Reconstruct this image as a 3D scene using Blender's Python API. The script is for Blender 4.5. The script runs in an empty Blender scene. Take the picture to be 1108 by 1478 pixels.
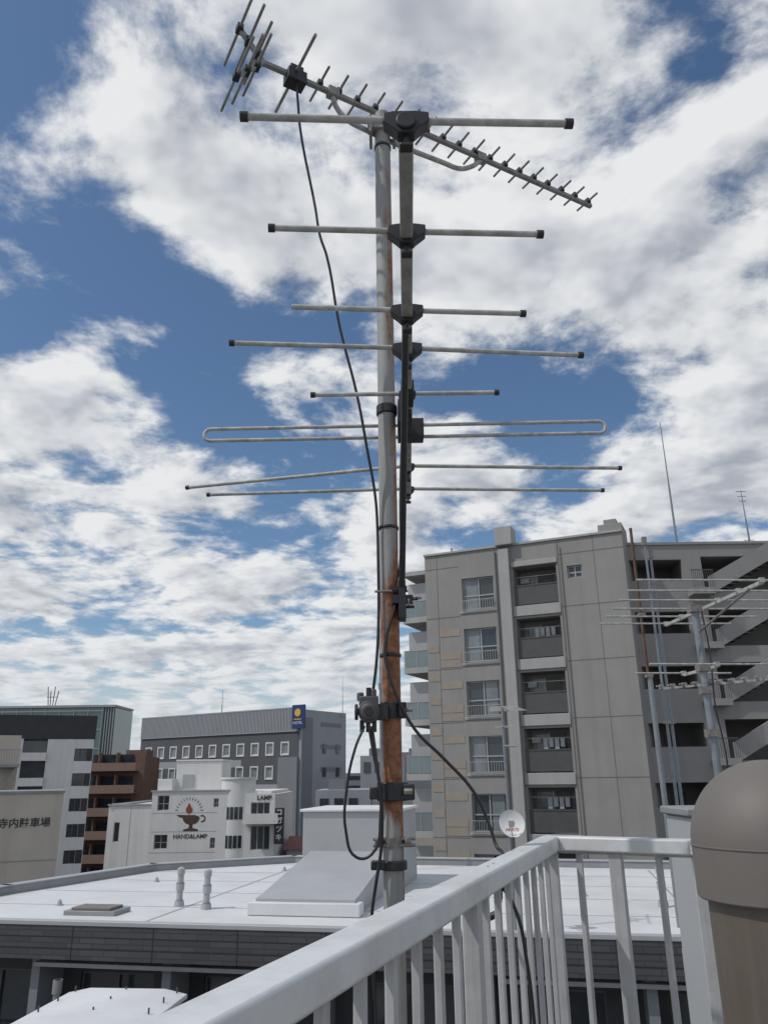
import bpy, bmesh, math, random
from mathutils import Vector, Matrix
random.seed(7)
scene = bpy.context.scene
R = math.radians
GROUND = -16.0      # eye level of the photographer is z = 0 (on a roof 16 m up)

# ------------------------------------------------------------------ materials
def mat(name, col, rough=0.6, metal=0.0, var=0.12, scale=3.0, bump=0.0, bscale=40.0,
        dirt=0.0, dirtcol=(0.08, 0.07, 0.06), streak=False, spec=0.5):
    m = bpy.data.materials.new(name); m.use_nodes = True
    nt = m.node_tree; N = nt.nodes; L = nt.links
    b = N["Principled BSDF"]
    b.inputs["Roughness"].default_value = rough
    b.inputs["Metallic"].default_value = metal
    b.inputs["Specular IOR Level"].default_value = spec
    geo = N.new("ShaderNodeNewGeometry")
    no = N.new("ShaderNodeTexNoise"); no.inputs["Scale"].default_value = scale
    no.inputs["Detail"].default_value = 5; no.inputs["Roughness"].default_value = 0.6
    L.new(geo.outputs["Position"], no.inputs["Vector"])
    mr = N.new("ShaderNodeMapRange")
    mr.inputs["From Min"].default_value = 0.3; mr.inputs["From Max"].default_value = 0.7
    mr.inputs["To Min"].default_value = 1 - var; mr.inputs["To Max"].default_value = 1 + var
    L.new(no.outputs["Fac"], mr.inputs["Value"])
    mul = N.new("ShaderNodeVectorMath"); mul.operation = 'SCALE'
    mul.inputs[0].default_value = col
    L.new(mr.outputs["Result"], mul.inputs["Scale"])
    last = mul.outputs["Vector"]
    if dirt > 0:
        mp = N.new("ShaderNodeMapping")
        mp.inputs["Scale"].default_value = (2.5, 2.5, 0.12) if streak else (1, 1, 1)
        L.new(geo.outputs["Position"], mp.inputs["Vector"])
        n2 = N.new("ShaderNodeTexNoise"); n2.inputs["Scale"].default_value = scale * 0.9
        n2.inputs["Detail"].default_value = 6; n2.inputs["Roughness"].default_value = 0.7
        L.new(mp.outputs["Vector"], n2.inputs["Vector"])
        m2 = N.new("ShaderNodeMapRange")
        m2.inputs["From Min"].default_value = 0.45; m2.inputs["From Max"].default_value = 0.75
        m2.inputs["To Min"].default_value = 0; m2.inputs["To Max"].default_value = dirt
        L.new(n2.outputs["Fac"], m2.inputs["Value"])
        mx = N.new("ShaderNodeMix"); mx.data_type = 'RGBA'
        L.new(m2.outputs["Result"], mx.inputs[0]); L.new(last, mx.inputs[6])
        mx.inputs[7].default_value = (*dirtcol, 1)
        last = mx.outputs[2]
    L.new(last, b.inputs["Base Color"])
    if bump > 0:
        n3 = N.new("ShaderNodeTexNoise"); n3.inputs["Scale"].default_value = bscale
        n3.inputs["Detail"].default_value = 4
        L.new(geo.outputs["Position"], n3.inputs["Vector"])
        bp = N.new("ShaderNodeBump"); bp.inputs["Strength"].default_value = bump
        bp.inputs["Distance"].default_value = 0.01
        L.new(n3.outputs["Fac"], bp.inputs["Height"]); L.new(bp.outputs["Normal"], b.inputs["Normal"])
    return m

def tile_mat(name, col, mortar, w=0.3, h=0.1, rough=0.7, mort=0.01):
    m = bpy.data.materials.new(name); m.use_nodes = True
    nt = m.node_tree; N = nt.nodes; L = nt.links; b = N["Principled BSDF"]
    b.inputs["Roughness"].default_value = rough
    tc = N.new("ShaderNodeTexCoord"); sx = N.new("ShaderNodeSeparateXYZ"); cx = N.new("ShaderNodeCombineXYZ")
    ad = N.new("ShaderNodeMath"); ad.operation = 'ADD'
    L.new(tc.outputs["Object"], sx.inputs[0]); L.new(sx.outputs[0], ad.inputs[0]); L.new(sx.outputs[1], ad.inputs[1])
    L.new(ad.outputs[0], cx.inputs[0]); L.new(sx.outputs[2], cx.inputs[1])
    br = N.new("ShaderNodeTexBrick"); br.inputs["Scale"].default_value = 1
    br.inputs["Brick Width"].default_value = w; br.inputs["Row Height"].default_value = h
    br.inputs["Mortar Size"].default_value = mort
    br.inputs["Color1"].default_value = (*[c * 0.85 for c in col], 1)
    br.inputs["Color2"].default_value = (*[c * 1.2 for c in col], 1)
    br.inputs["Mortar"].default_value = (*mortar, 1)
    L.new(cx.outputs[0], br.inputs["Vector"]); L.new(br.outputs["Color"], b.inputs["Base Color"])
    return m

M = {}
M['alu'] = mat("weathered_aluminium", (0.43, 0.43, 0.41), 0.6, 0.1, 0.25, 30, 0.1, 200, 0.6, (0.15, 0.13, 0.105))
M['alu_dull'] = mat("dull_aluminium", (0.30, 0.30, 0.285), 0.6, 0.1, 0.25, 25, 0.1, 200, 0.5, (0.11, 0.095, 0.08))
M['rail'] = mat("rail_white_aluminium", (0.60, 0.615, 0.62), 0.45, 0.05, 0.07, 9, 0.05, 150, 0.55, (0.36, 0.34, 0.31))
M['rail_bar'] = mat("baluster_shaded_aluminium", (0.41, 0.415, 0.42), 0.45, 0.1, 0.1, 14, 0.05, 150, 0.6, (0.22, 0.205, 0.19), True)  # aluminium below the handrail, kept darker: its shade is put into the base colour
M['plastic'] = mat("black_plastic", (0.022, 0.022, 0.024), 0.5, 0, 0.3, 30)
M['cable'] = mat("black_cable", (0.015, 0.015, 0.018), 0.4, 0, 0.2, 30)
M['zinc'] = mat("zinc_hardware", (0.26, 0.25, 0.23), 0.45, 0.5, 0.3, 60, 0.1, 200, 0.6, (0.12, 0.07, 0.04))
M['vent'] = mat("vent_taupe_pvc", (0.145, 0.130, 0.118), 0.6, 0, 0.07, 9, 0.04, 500, 0.4, (0.12, 0.107, 0.096))
M['ventpipe'] = mat("vent_pipe_brown", (0.105, 0.085, 0.067), 0.5, 0, 0.12, 10, 0.03, 200, 0.6, (0.16, 0.145, 0.125), True)
M['apt'] = mat("apartment_grey_tile", (0.275, 0.268, 0.258), 0.85, 0, 0.06, 0.8, 0, 40, 0.45, (0.2, 0.19, 0.178), True)
M['apt_lt'] = mat("apartment_light_trim", (0.36, 0.355, 0.345), 0.8, 0, 0.06, 1.0, 0, 40, 0.4, (0.24, 0.225, 0.205), True)
M['apt_tan'] = mat("apartment_tan_tile", (0.305, 0.265, 0.22), 0.85, 0, 0.08, 2)
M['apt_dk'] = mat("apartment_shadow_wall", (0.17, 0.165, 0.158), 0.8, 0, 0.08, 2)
M['glass'] = mat("window_glass", (0.035, 0.045, 0.055), 0.08, 0, 0.3, 0.7, spec=0.8)
M['curtain'] = mat("curtain_glass", (0.19, 0.22, 0.24), 0.15, 0, 0.3, 1.2, spec=0.7)
M['bal_glass'] = mat("frosted_balcony_glass", (0.17, 0.215, 0.225), 0.15, 0, 0.1, 1, spec=0.8)
M['frame'] = mat("window_frame", (0.38, 0.38, 0.375), 0.4, 0.3, 0.05, 3)
M['railing_dk'] = mat("dark_balcony_railing", (0.085, 0.085, 0.085), 0.5, 0.2, 0.1, 3)
M['white'] = mat("white_render_wall", (0.66, 0.655, 0.64), 0.75, 0, 0.04, 1.0, 0, 40, 0.35, (0.42, 0.405, 0.38), True)
M['white_roof'] = mat("white_waterproof_roof", (0.62, 0.63, 0.635), 0.6, 0, 0.06, 0.5, 0.05, 30, 0.6, (0.45, 0.45, 0.44))
M['coping'] = mat("grey_coping", (0.27, 0.28, 0.29), 0.5, 0.2, 0.08, 2, 0, 40, 0.4, (0.17, 0.17, 0.17))
M['panel'] = mat("grey_sheet_panel", (0.38, 0.39, 0.40), 0.5, 0.1, 0.05, 1.0, 0, 40, 0.3, (0.28, 0.28, 0.28))
M['charcoal'] = tile_mat("charcoal_tile", (0.060, 0.060, 0.065), (0.035, 0.035, 0.035), 0.6, 0.12, 0.6)
M['darkwall'] = mat("dark_wall", (0.045, 0.045, 0.05), 0.7, 0, 0.2, 1)
M['hotel_dk'] = mat("hotel_charcoal", (0.085, 0.09, 0.10), 0.75, 0, 0.06, 0.4, 0, 40, .3, (.11,.115,.12), True)
M['hotel_lt'] = mat("hotel_light_grey", (0.31, 0.325, 0.345), 0.75, 0, 0.05, 0.4)
M['hotel_mid'] = mat("hotel_mid_grey", (0.19, 0.20, 0.215), 0.75, 0, 0.05, 0.4)
M['black'] = mat("black_cladding", (0.03, 0.031, 0.035), 0.55, 0, 0.15, 1)
M['beige'] = mat("beige_render", (0.52, 0.475, 0.405), 0.85, 0, 0.06, 0.8, 0, 40, 0.5, (0.36, 0.32, 0.26), True)
M['brown'] = tile_mat("brown_brick", (0.17, 0.095, 0.07), (0.12, 0.09, 0.07), 0.4, 0.15)
M['brown_lt'] = mat("brown_balcony", (0.26, 0.17, 0.13), 0.8, 0, 0.1, 1)
M['green'] = mat("green_glass_facade", (0.07, 0.13, 0.125), 0.12, 0, 0.2, 0.3, spec=0.9)
M['logo'] = mat("logo_brown_paint", (0.08, 0.04, 0.035), 0.7, 0, 0.1, 3)
M['flame'] = mat("logo_flame_paint", (0.24, 0.06, 0.035), 0.7, 0, 0.1, 3)
M['blue'] = mat("sign_blue", (0.012, 0.035, 0.14), 0.4, 0, 0.05, 3)
M['yellow'] = mat("sign_yellow", (0.6, 0.38, 0.05), 0.4, 0, 0.05, 3)
M['red'] = mat("sign_red", (0.42, 0.04, 0.03), 0.6, 0, 0.08, 3)
M['darkred'] = mat("oxide_red_roof", (0.16, 0.04, 0.035), 0.7, 0, 0.15, 3)
M['textdark'] = mat("sign_lettering_dark", (0.05, 0.045, 0.045), 0.6, 0, 0.05, 3)
M['textwhite'] = mat("sign_lettering_white", (0.7, 0.7, 0.7), 0.6, 0, 0.05, 3)
M['asphalt'] = mat("asphalt", (0.055, 0.055, 0.055), 0.9, 0, 0.2, 0.5, 0.2, 20)
M['ground'] = mat("city_ground", (0.16, 0.155, 0.15), 0.9, 0, 0.3, 0.05)
M['mark'] = mat("road_paint", (0.7, 0.7, 0.7), 0.7, 0, 0.1, 3)
M['concrete'] = mat("concrete", (0.32, 0.31, 0.29), 0.85, 0, 0.12, 1.5, 0.2, 30, 0.4, (0.18, 0.17, 0.15))
M['rustpole'] = mat("rusty_pole", (0.12, 0.065, 0.045), 0.8, 0.1, 0.3, 8)
M['bluepole'] = mat("galvanised_pole", (0.23, 0.255, 0.28), 0.45, 0.4, 0.15, 10, 0, 40, 0.3, (0.14, 0.12, 0.1))
M['dish'] = mat("dish_white", (0.72, 0.72, 0.72), 0.4, 0, 0.03, 5)

# mast: galvanised steel with rust patches on the middle stretch
def mast_material():
    m = bpy.data.materials.new("rusted_galvanised_mast"); m.use_nodes = True
    nt = m.node_tree; N = nt.nodes; L = nt.links; b = N["Principled BSDF"]
    tc = N.new("ShaderNodeTexCoord"); sx = N.new("ShaderNodeSeparateXYZ")
    L.new(tc.outputs["Object"], sx.inputs[0])
    def ramp(pts, src):
        r = N.new("ShaderNodeValToRGB"); e = r.color_ramp.elements
        e[0].position, e[0].color = pts[0][0], (*pts[0][1], 1)
        e[1].position, e[1].color = pts[1][0], (*pts[1][1], 1)
        for p, c in pts[2:]:
            k = e.new(p); k.color = (*c, 1)
        L.new(src, r.inputs["Fac"]); return r
    mz = N.new("ShaderNodeMapRange"); mz.inputs["From Min"].default_value = -1.5; mz.inputs["From Max"].default_value = 2.5
    L.new(sx.outputs[2], mz.inputs["Value"])
    f = lambda z: (z + 1.5) / 4.0
    g = lambda v: (v, v, v)
    rz = ramp([(f(-0.3), g(0.42)), (f(-0.12), g(0.55)), (f(-0.06), g(1.08)), (f(0.36), g(1.08)),
               (f(0.46), g(0.90)), (f(0.60), g(0.50)), (f(1.2), g(0.52)), (f(1.7), g(0.54)), (f(2.1), g(0.5))], mz.outputs["Result"])
    mp = N.new("ShaderNodeMapping"); mp.inputs["Scale"].default_value = (14, 14, 2.2)
    L.new(tc.outputs["Object"], mp.inputs["Vector"])
    n = N.new("ShaderNodeTexNoise"); n.inputs["Scale"].default_value = 1.7; n.inputs["Detail"].default_value = 9
    n.inputs["Roughness"].default_value = 0.68
    L.new(mp.outputs["Vector"], n.inputs["Vector"])
    ax = N.new("ShaderNodeMath"); ax.operation = 'MULTIPLY_ADD'      # rust is worse on the weather side (+x)
    ax.inputs[1].default_value = 7.5; L.new(sx.outputs[0], ax.inputs[0]); L.new(n.outputs["Fac"], ax.inputs[2])
    ad = N.new("ShaderNodeMath"); ad.operation = 'MULTIPLY_ADD'; ad.inputs[1].default_value = 0.66
    L.new(rz.outputs["Color"], ad.inputs[0]); L.new(ax.outputs[0], ad.inputs[2])
    mk = N.new("ShaderNodeMapRange"); mk.inputs["From Min"].default_value = 0.90; mk.inputs["From Max"].default_value = 1.05
    L.new(ad.outputs[0], mk.inputs["Value"])
    n2 = N.new("ShaderNodeTexNoise"); n2.inputs["Scale"].default_value = 60; n2.inputs["Detail"].default_value = 6
    L.new(tc.outputs["Object"], n2.inputs["Vector"])
    rust = ramp([(0.3, (0.13, 0.048, 0.024)), (0.7, (0.33, 0.14, 0.065))], n2.outputs["Fac"])
    zinc = ramp([(0.3, (0.23, 0.235, 0.23)), (0.7, (0.36, 0.36, 0.345))], n.outputs["Fac"])
    mx = N.new("ShaderNodeMix"); mx.data_type = 'RGBA'
    L.new(mk.outputs["Result"], mx.inputs[0]); L.new(zinc.outputs["Color"], mx.inputs[6]); L.new(rust.outputs["Color"], mx.inputs[7])
    L.new(mx.outputs[2], b.inputs["Base Color"])
    b.inputs["Metallic"].default_value = 0.0
    b.inputs["Roughness"].default_value = 0.7
    bp = N.new("ShaderNodeBump"); bp.inputs["Strength"].default_value = 0.3; bp.inputs["Distance"].default_value = 0.003
    L.new(n2.outputs["Fac"], bp.inputs["Height"]); L.new(bp.outputs["Normal"], b.inputs["Normal"])
    return m
M['mast'] = mast_material()

# ------------------------------------------------------------------ geometry helpers
class G:
    def __init__(s): s.v = []; s.f = []
    def box(s, x0, x1, y0, y1, z0, z1):
        n = len(s.v)
        s.v += [(x0,y0,z0),(x1,y0,z0),(x1,y1,z0),(x0,y1,z0),(x0,y0,z1),(x1,y0,z1),(x1,y1,z1),(x0,y1,z1)]
        s.f += [tuple(n+i for i in q) for q in ((0,3,2,1),(4,5,6,7),(0,1,5,4),(1,2,6,5),(2,3,7,6),(3,0,4,7))]
        return s
    def cyl(s, p0, p1, r0, r1=None, n=12):
        r1 = r0 if r1 is None else r1
        p0 = Vector(p0); p1 = Vector(p1); d = (p1 - p0).normalized()
        a = d.orthogonal().normalized(); b = d.cross(a); k = len(s.v)
        for p, r in ((p0, r0), (p1, r1)):
            for i in range(n):
                t = 2 * math.pi * i / n
                s.v.append(tuple(p + a * (r * math.cos(t)) + b * (r * math.sin(t))))
        for i in range(n):
            j = (i + 1) % n; s.f.append((k+i, k+j, k+n+j, k+n+i))
        s.f.append(tuple(k+i for i in range(n-1, -1, -1))); s.f.append(tuple(k+n+i for i in range(n)))
        return s
    def bar(s, p0, p1, w, h, up=(0, 0, 1)):
        p0 = Vector(p0); p1 = Vector(p1); d = (p1 - p0).normalized(); up = Vector(up)
        a = d.cross(up).normalized(); b = a.cross(d).normalized(); k = len(s.v)
        for p in (p0, p1):
            for i, j in ((-1,-1),(1,-1),(1,1),(-1,1)):
                s.v.append(tuple(p + a * (i*w/2) + b * (j*h/2)))
        s.f += [tuple(k+i for i in q) for q in ((0,3,2,1),(4,5,6,7),(0,1,5,4),(1,2,6,5),(2,3,7,6),(3,0,4,7))]
        return s
    def _ext(s, A, B):
        k = len(s.v); n = len(A); s.v += A + B
        for i in range(n):
            j = (i + 1) % n; s.f.append((k+i, k+j, k+n+j, k+n+i))
        s.f.append(tuple(k+i for i in range(n-1, -1, -1))); s.f.append(tuple(k+n+i for i in range(n)))
        return s
    def prism(s, poly, z0, z1): return s._ext([(x,y,z0) for x,y in poly], [(x,y,z1) for x,y in poly])
    def xz(s, poly, y0, y1): return s._ext([(x,y0,z) for x,z in poly], [(x,y1,z) for x,z in poly])
    def yz(s, poly, x0, x1): return s._ext([(x0,y,z) for y,z in poly], [(x1,y,z) for y,z in poly])
    def wall(s, x0, x1, z0, z1, y0, y1, ops):
        xs = sorted({x0, x1, *[o[0] for o in ops], *[o[1] for o in ops]})
        zs = sorted({z0, z1, *[o[2] for o in ops], *[o[3] for o in ops]})
        xs = [x for x in xs if x0 <= x <= x1]; zs = [z for z in zs if z0 <= z <= z1]
        for a, b in zip(xs, xs[1:]):
            for c, d in zip(zs, zs[1:]):
                mx, mz = (a+b)/2, (c+d)/2
                if any(o[0] < mx < o[1] and o[2] < mz < o[3] for o in ops): continue
                s.box(a, b, y0, y1, c, d)
        return s
    def revolve(s, prof, c, n=40):
        k = len(s.v); m = len(prof)
        for r, z in prof:
            for i in range(n):
                t = 2*math.pi*i/n; s.v.append((c[0]+r*math.cos(t), c[1]+r*math.sin(t), c[2]+z))
        for a in range(m-1):
            for i in range(n):
                j = (i+1) % n; s.f.append((k+a*n+i, k+a*n+j, k+(a+1)*n+j, k+(a+1)*n+i))
        s.f.append(tuple(k+i for i in range(n-1,-1,-1))); s.f.append(tuple(k+(m-1)*n+i for i in range(n)))
        return s
    def obj(s, name, m, parent=None, bevel=0.0, smooth=True):
        me = bpy.data.meshes.new(name); me.from_pydata(s.v, [], s.f); me.validate()
        bm = bmesh.new(); bm.from_mesh(me); bmesh.ops.recalc_face_normals(bm, faces=bm.faces); bm.to_mesh(me); bm.free()
        if smooth:
            me.shade_smooth(); me.set_sharp_from_angle(angle=R(38))
        me.materials.append(M[m] if isinstance(m, str) else m)
        o = bpy.data.objects.new(name, me); scene.collection.objects.link(o)
        if parent: o.parent = parent
        if bevel > 0:
            b = o.modifiers.new("bevel", 'BEVEL'); b.width = bevel; b.segments = 2; b.limit_method = 'ANGLE'
        return o

def empty(name, loc=(0, 0, 0), rz=0.0):
    e = bpy.data.objects.new(name, None); e.location = loc; e.rotation_euler = (0, 0, rz)
    e.empty_display_size = 0.3; scene.collection.objects.link(e); return e

def tube(name, pts, r, m, parent=None, smooth=True, res=6):
    cu = bpy.data.curves.new(name, 'CURVE'); cu.dimensions = '3D'; cu.bevel_depth = r; cu.bevel_resolution = 3
    cu.use_fill_caps = True; cu.resolution_u = res
    sp = cu.splines.new('BEZIER'); sp.bezier_points.add(len(pts) - 1)
    for bp, p in zip(sp.bezier_points, pts):
        bp.co = p; t = 'AUTO' if smooth else 'VECTOR'; bp.handle_left_type = t; bp.handle_right_type = t
    cu.materials.append(M[m]); o = bpy.data.objects.new(name, cu); scene.collection.objects.link(o)
    if parent: o.parent = parent
    return o

def text(name, body, loc, size, m, parent, ext=0.01, rot=(R(90), 0, 0), bold=0.0, align='CENTER', sx=1.0):
    cu = bpy.data.curves.new(name, 'FONT'); cu.body = body; cu.size = size; cu.extrude = ext; cu.offset = bold
    cu.align_x = align; cu.align_y = 'CENTER'
    cu.materials.append(M[m]); o = bpy.data.objects.new(name, cu); o.location = loc; o.rotation_euler = rot
    o.scale = (sx, 1, 1)
    scene.collection.objects.link(o); o.parent = parent; return o

def fill_windows(ops, glass, frame, y, mull=1, t=0.05, transom=False):
    """glass pane set back in an opening with an aluminium frame round it"""
    for a, b, c, d in ops:
        glass.box(a, b, y + 0.03, y + 0.05, c, d)
        frame.box(a, a + t, y - 0.03, y + 0.028, c, d); frame.box(b - t, b, y - 0.03, y + 0.028, c, d)
        frame.box(a + t, b - t, y - 0.03, y + 0.028, c, c + t); frame.box(a + t, b - t, y - 0.03, y + 0.028, d - t, d)
        for i in range(1, mull + 1):
            x = a + (b - a) * i / (mull + 1)
            frame.box(x - t/2, x + t/2, y - 0.032, y + 0.026, c + t, d - t)
        if transom:
            z = c + (d - c) * 0.45
            frame.box(a + t, b - t, y - 0.028, y + 0.022, z - t/2, z + t/2)

# ================================================================== GROUND + ROAD
g = G(); g.v = [(-3000,-3000,GROUND),(3000,-3000,GROUND),(3000,3000,GROUND),(-3000,3000,GROUND)]; g.f = [(0,1,2,3)]
g.obj("ground", 'ground', smooth=False)
g = G(); z = GROUND + 0.004
g.v = [(-300,33.5,z),(300,33.5,z),(300,39,z),(-300,39,z)]; g.f = [(0,1,2,3)]
g.obj("road", 'asphalt', smooth=False)
g = G()
for i in range(-25, 25):
    k = len(g.v); x = i*10
    g.v += [(x,36.2,z+.004),(x+5,36.2,z+.004),(x+5,36.35,z+.004),(x,36.35,z+.004)]; g.f.append((k,k+1,k+2,k+3))
g.obj("road_centre_marking", 'mark', smooth=False)
pv = G().box(-300,300,31.5,33.5,GROUND,GROUND+.13).box(-300,300,39,41,GROUND,GROUND+.13)
pv.obj("pavement", 'concrete', smooth=False)

# ================================================================== CAMERA'S OWN BUILDING
own = empty("rooftop_building")
g = G().prism([(-1.9,-3),(4,-3),(4,6),(2.0,6),(2.0,2.95),(.2,2.95),(-1.2,-1)], GROUND, -1.35)
g.obj("roof_and_walls", 'concrete', own, smooth=False)
g = G().box(2.0,2.15,2.95,6.0,-1.35,-1.15)
g.obj("roof_kerb", 'concrete', own, smooth=False)

# ================================================================== GUARD RAIL
ZR = -0.18
fence = empty("guard_rail_fence")
W = .056; H = .040
dirv = Vector((.358, 1.0, 0)).normalized(); perp = Vector((dirv.y, -dirv.x, 0))
C1 = Vector((.470, 2.565, 0)) + perp*W/2 - dirv*.012
A1 = C1 - dirv*4.3
C2 = Vector((.850, 2.33, 0)); C3 = Vector((1.12, .2, 0))
secs = [(A1, C1), (C1, C2), (C2, C3)]
rail = G()
def offset_poly(pts, w):
    L_, R_ = [], []
    for i, p in enumerate(pts):
        d0 = (pts[i]-pts[i-1]).normalized() if i > 0 else (pts[1]-pts[0]).normalized()
        d1 = (pts[i+1]-pts[i]).normalized() if i < len(pts)-1 else d0
        n0 = Vector((-d0.y, d0.x, 0)); n1 = Vector((-d1.y, d1.x, 0)); b = (n0+n1).normalized()
        k = w/2/max(.3, b.dot(n0)); L_.append(p+b*k); R_.append(p-b*k)
    return L_, R_
L_, R_ = offset_poly([A1, C1, C2, C3], W)
for i in range(3):
    rail.prism([(L_[i].x,L_[i].y),(L_[i+1].x,L_[i+1].y),(R_[i+1].x,R_[i+1].y),(R_[i].x,R_[i].y)], ZR-H, ZR)
rail.obj("handrail", 'rail', fence, bevel=.005)
bars = G(); posts = G(); low = G()
for n, (p, q) in enumerate(secs):
    d = (q-p); ln = d.length; d.normalize()
    if n == 1: places = [(.20*ln,0),(.46*ln,1),(.75*ln,0)]
    else:
        st_ = .112; places = [(ln-i*st_ if n == 0 else i*st_, n == 0 and i % 9 == 0) for i in range(1, int(ln/st_)+1)]
    for s_, ispost in places:
        c = p + d*s_
        if ispost: posts.bar((c.x,c.y,-1.35),(c.x,c.y,ZR-H), .032, .036, up=tuple(d))
        else: bars.bar((c.x,c.y,-1.24),(c.x,c.y,ZR-H), .013, .018, up=tuple(d))
    low.bar((p.x,p.y,-1.25),(q.x,q.y,-1.25), .03, .03)
for c in (C1, C2):
    posts.bar((c.x,c.y,-1.35),(c.x,c.y,ZR-H), .032, .032, up=tuple(dirv))
bars.obj("balusters", 'rail_bar', fence, bevel=.002); posts.obj("posts", 'rail_bar', fence, bevel=.003)
low.obj("bottom_rail", 'rail_bar', fence)
g = G()
for f_ in (.80, .812):
    c = A1.lerp(C1, f_)
    g.cyl((c.x,c.y,ZR-.0005),(c.x,c.y,ZR+.0015),.0035,.0025,10)
g.obj("rail_rivets", 'zinc', fence)
inner = G()     # flat strip that caps the balusters just under the hand rail
for p, q in secs: inner.bar((p.x,p.y,ZR-H-.0035),(q.x,q.y,ZR-H-.0035), .030, .006)
inner.obj("under_rail_strip", 'rail_bar', fence)

# ================================================================== MAST
MX, MY, MR = .012, 2.1, .026
mast = empty("antenna_mast", (MX, MY, 0))
g = G().cyl((0,0,-1.35),(0,0,2.17),MR,MR,32); g.obj("steel_pipe", 'mast', mast)
g = G()
for z0, h, r in ((.66,.010,.0295),(.30,.010,.0295),(.140,.042,.031),(-.062,.045,.040),(-.222,.022,.034),(1.02,.03,.031),(2.02,.012,.029)):
    g.cyl((0,0,z0),(0,0,z0+h),r,r,28)
g.box(-.058,-.02,-.03,.03,-.058,-.028); g.box(.02,.056,-.03,.02,-.06,-.022)
g.box(.02,.040,-.035,.03,.142,.18)
g.box(-.056,-.02,-.03,.01,-.220,-.2)
g.obj("clamp_bands", 'plastic', mast, bevel=.003)
g = G()
for zz in (-.15,-.165): g.cyl((-.05,-.02,zz),(.055,-.02,zz),.004,n=8)
g.cyl((.028,-.02,-.158),(.045,-.02,-.158),.012,n=6); g.cyl((-.045,-.02,-.158),(-.028,-.02,-.158),.012,n=6)
g.cyl((.03,-.03,-.04),(.05,-.035,-.04),.008,n=6); g.cyl((.03,-.03,.16),(.055,-.035,.16),.005,n=6)
g.cyl((0,0,-.168),(0,0,-.148),.030,.030,24)
g.cyl((-.04,-.028,.476),(.05,-.028,.476),.0035,n=8)
g.obj("bolts", 'zinc', mast)
g = G().cyl((0,0,-1.35),(0,0,-1.33),.09,n=24).box(-.05,.05,-.05,.05,-1.33,-1.25)
g.obj("base_plate", 'zinc', mast)

# ================================================================== VHF ANTENNA
HB = 1.02
vhf = empty("vhf_yagi_antenna")
bx = lambda y: .045 + (y-1.02)/(2.78-1.02)*(.092-.045)
g = G().bar((bx(1.0),1.0,HB-.006),(bx(2.80),2.80,HB-.006),.025,.025)
g.obj("boom", 'alu_dull', vhf, bevel=.004)
EL = [
 ((-.223,.991),(.3195,1.015),1.005),((-.2166,1.264),(.3235,1.294),1.280),((-.206,1.536),(.336,1.5765),1.557),
 ((-.376,1.689),(.518,1.772),1.725),((-.2,1.973),(.327,1.973),1.973),
 ((-.733,2.70),(.844,2.563),2.515),((-.673,2.78),(.842,2.79),2.744)]
rods = G(); caps = G(); br = G()
for i, (l, r_, yb) in enumerate(EL):
    bxx = bx(yb); c = Vector((bxx, yb, HB+.006))
    for s_, tip in ((-1, l), (1, r_)):
        t = Vector((tip[0], tip[1], HB+.006)); d = (t-c).normalized()
        rods.cyl(c+d*.012, t, .0062 if i < 5 else .0066, n=14)
        if not (i == 2 and s_ < 0):
            caps.cyl(t-d*.009, t+d*.004, .0085, n=14)
    w = .038 if i < 4 else .024; hh = .017 if i < 4 else .013
    y0, y1 = yb-.012, yb+.012
    br.xz([(bxx-w,HB+hh*.8),(bxx-w*.45,HB+hh),(bxx+w*.45,HB+hh),(bxx+w,HB+hh*.8),(bxx+w,HB-.004),(bxx+w*.55,HB-hh*1.1),(bxx+w*.35,HB-hh*1.6),
           (bxx-w*.35,HB-hh*1.6),(bxx-w*.55,HB-hh*1.1),(bxx-w,HB-.004)], y0, y1)
    br.cyl((bxx,yb,HB-.045),(bxx,yb,HB-.02),.005,n=8)
    br.box(bxx-.011,bxx+.011,yb-.009,yb+.009,HB-.052,HB-.045)
br.cyl((bx(1.0),.988,HB-.006),(bx(1.0),1.004,HB-.006),.0165,n=20)
br.xz([(bx(2.2)-.03,HB+.03),(bx(2.2)+.05,HB+.03),(bx(2.2)+.05,HB-.03),(bx(2.2)-.03,HB-.03)],2.18,2.24)
br.box(bx(2.12)-.03,bx(2.12)+.012,2.05,2.14,HB-.045,HB+.03)
br.box(bx(1.93)-.018,bx(1.93)+.018,1.90,1.99,HB-.03,HB+.012)
rods.obj("elements", 'alu', vhf); caps.obj("end_caps", 'plastic', vhf); br.obj("element_brackets", 'plastic', vhf, bevel=.002)
pts = []
rr = .020
lx, ly, rx, ry = -.561, 2.222, .694, 2.203
for k in range(9):
    a = R(90+180*k/8); pts.append((lx+rr+rr*math.cos(a), ly, HB+.0+rr*math.sin(a)))
for k in range(9):
    a = R(-90+180*k/8); pts.append((rx-rr+rr*math.cos(a), ry, HB+.0+rr*math.sin(a)))
tu = tube("folded_dipole", pts, .0058, 'alu', vhf, smooth=False); tu.data.splines[0].use_cyclic_u = True
st = G().cyl((.046,2.08,.46),(bx(1.6)-.004,1.6,HB-.03),.0085,n=12)
st.box(.036,.056,2.05,2.12,.40,.50); st.box(.02,.075,2.055,2.075,.44,.462); st.box(.02,.06,2.055,2.075,.475,.487)
st.cyl((.05,2.065,.452),(.088,2.06,.452),.005,n=8); st.cyl((.05,2.065,.43),(.078,2.06,.43),.004,n=8)
st.obj("support_strut", 'plastic', vhf)
g = G().cyl((.078,2.06,.452),(.098,2.06,.455),.004,n=8).cyl((.06,2.06,.442),(.066,2.06,.442),.012,n=6); g.obj("strut_bolts", 'zinc', vhf)

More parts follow.
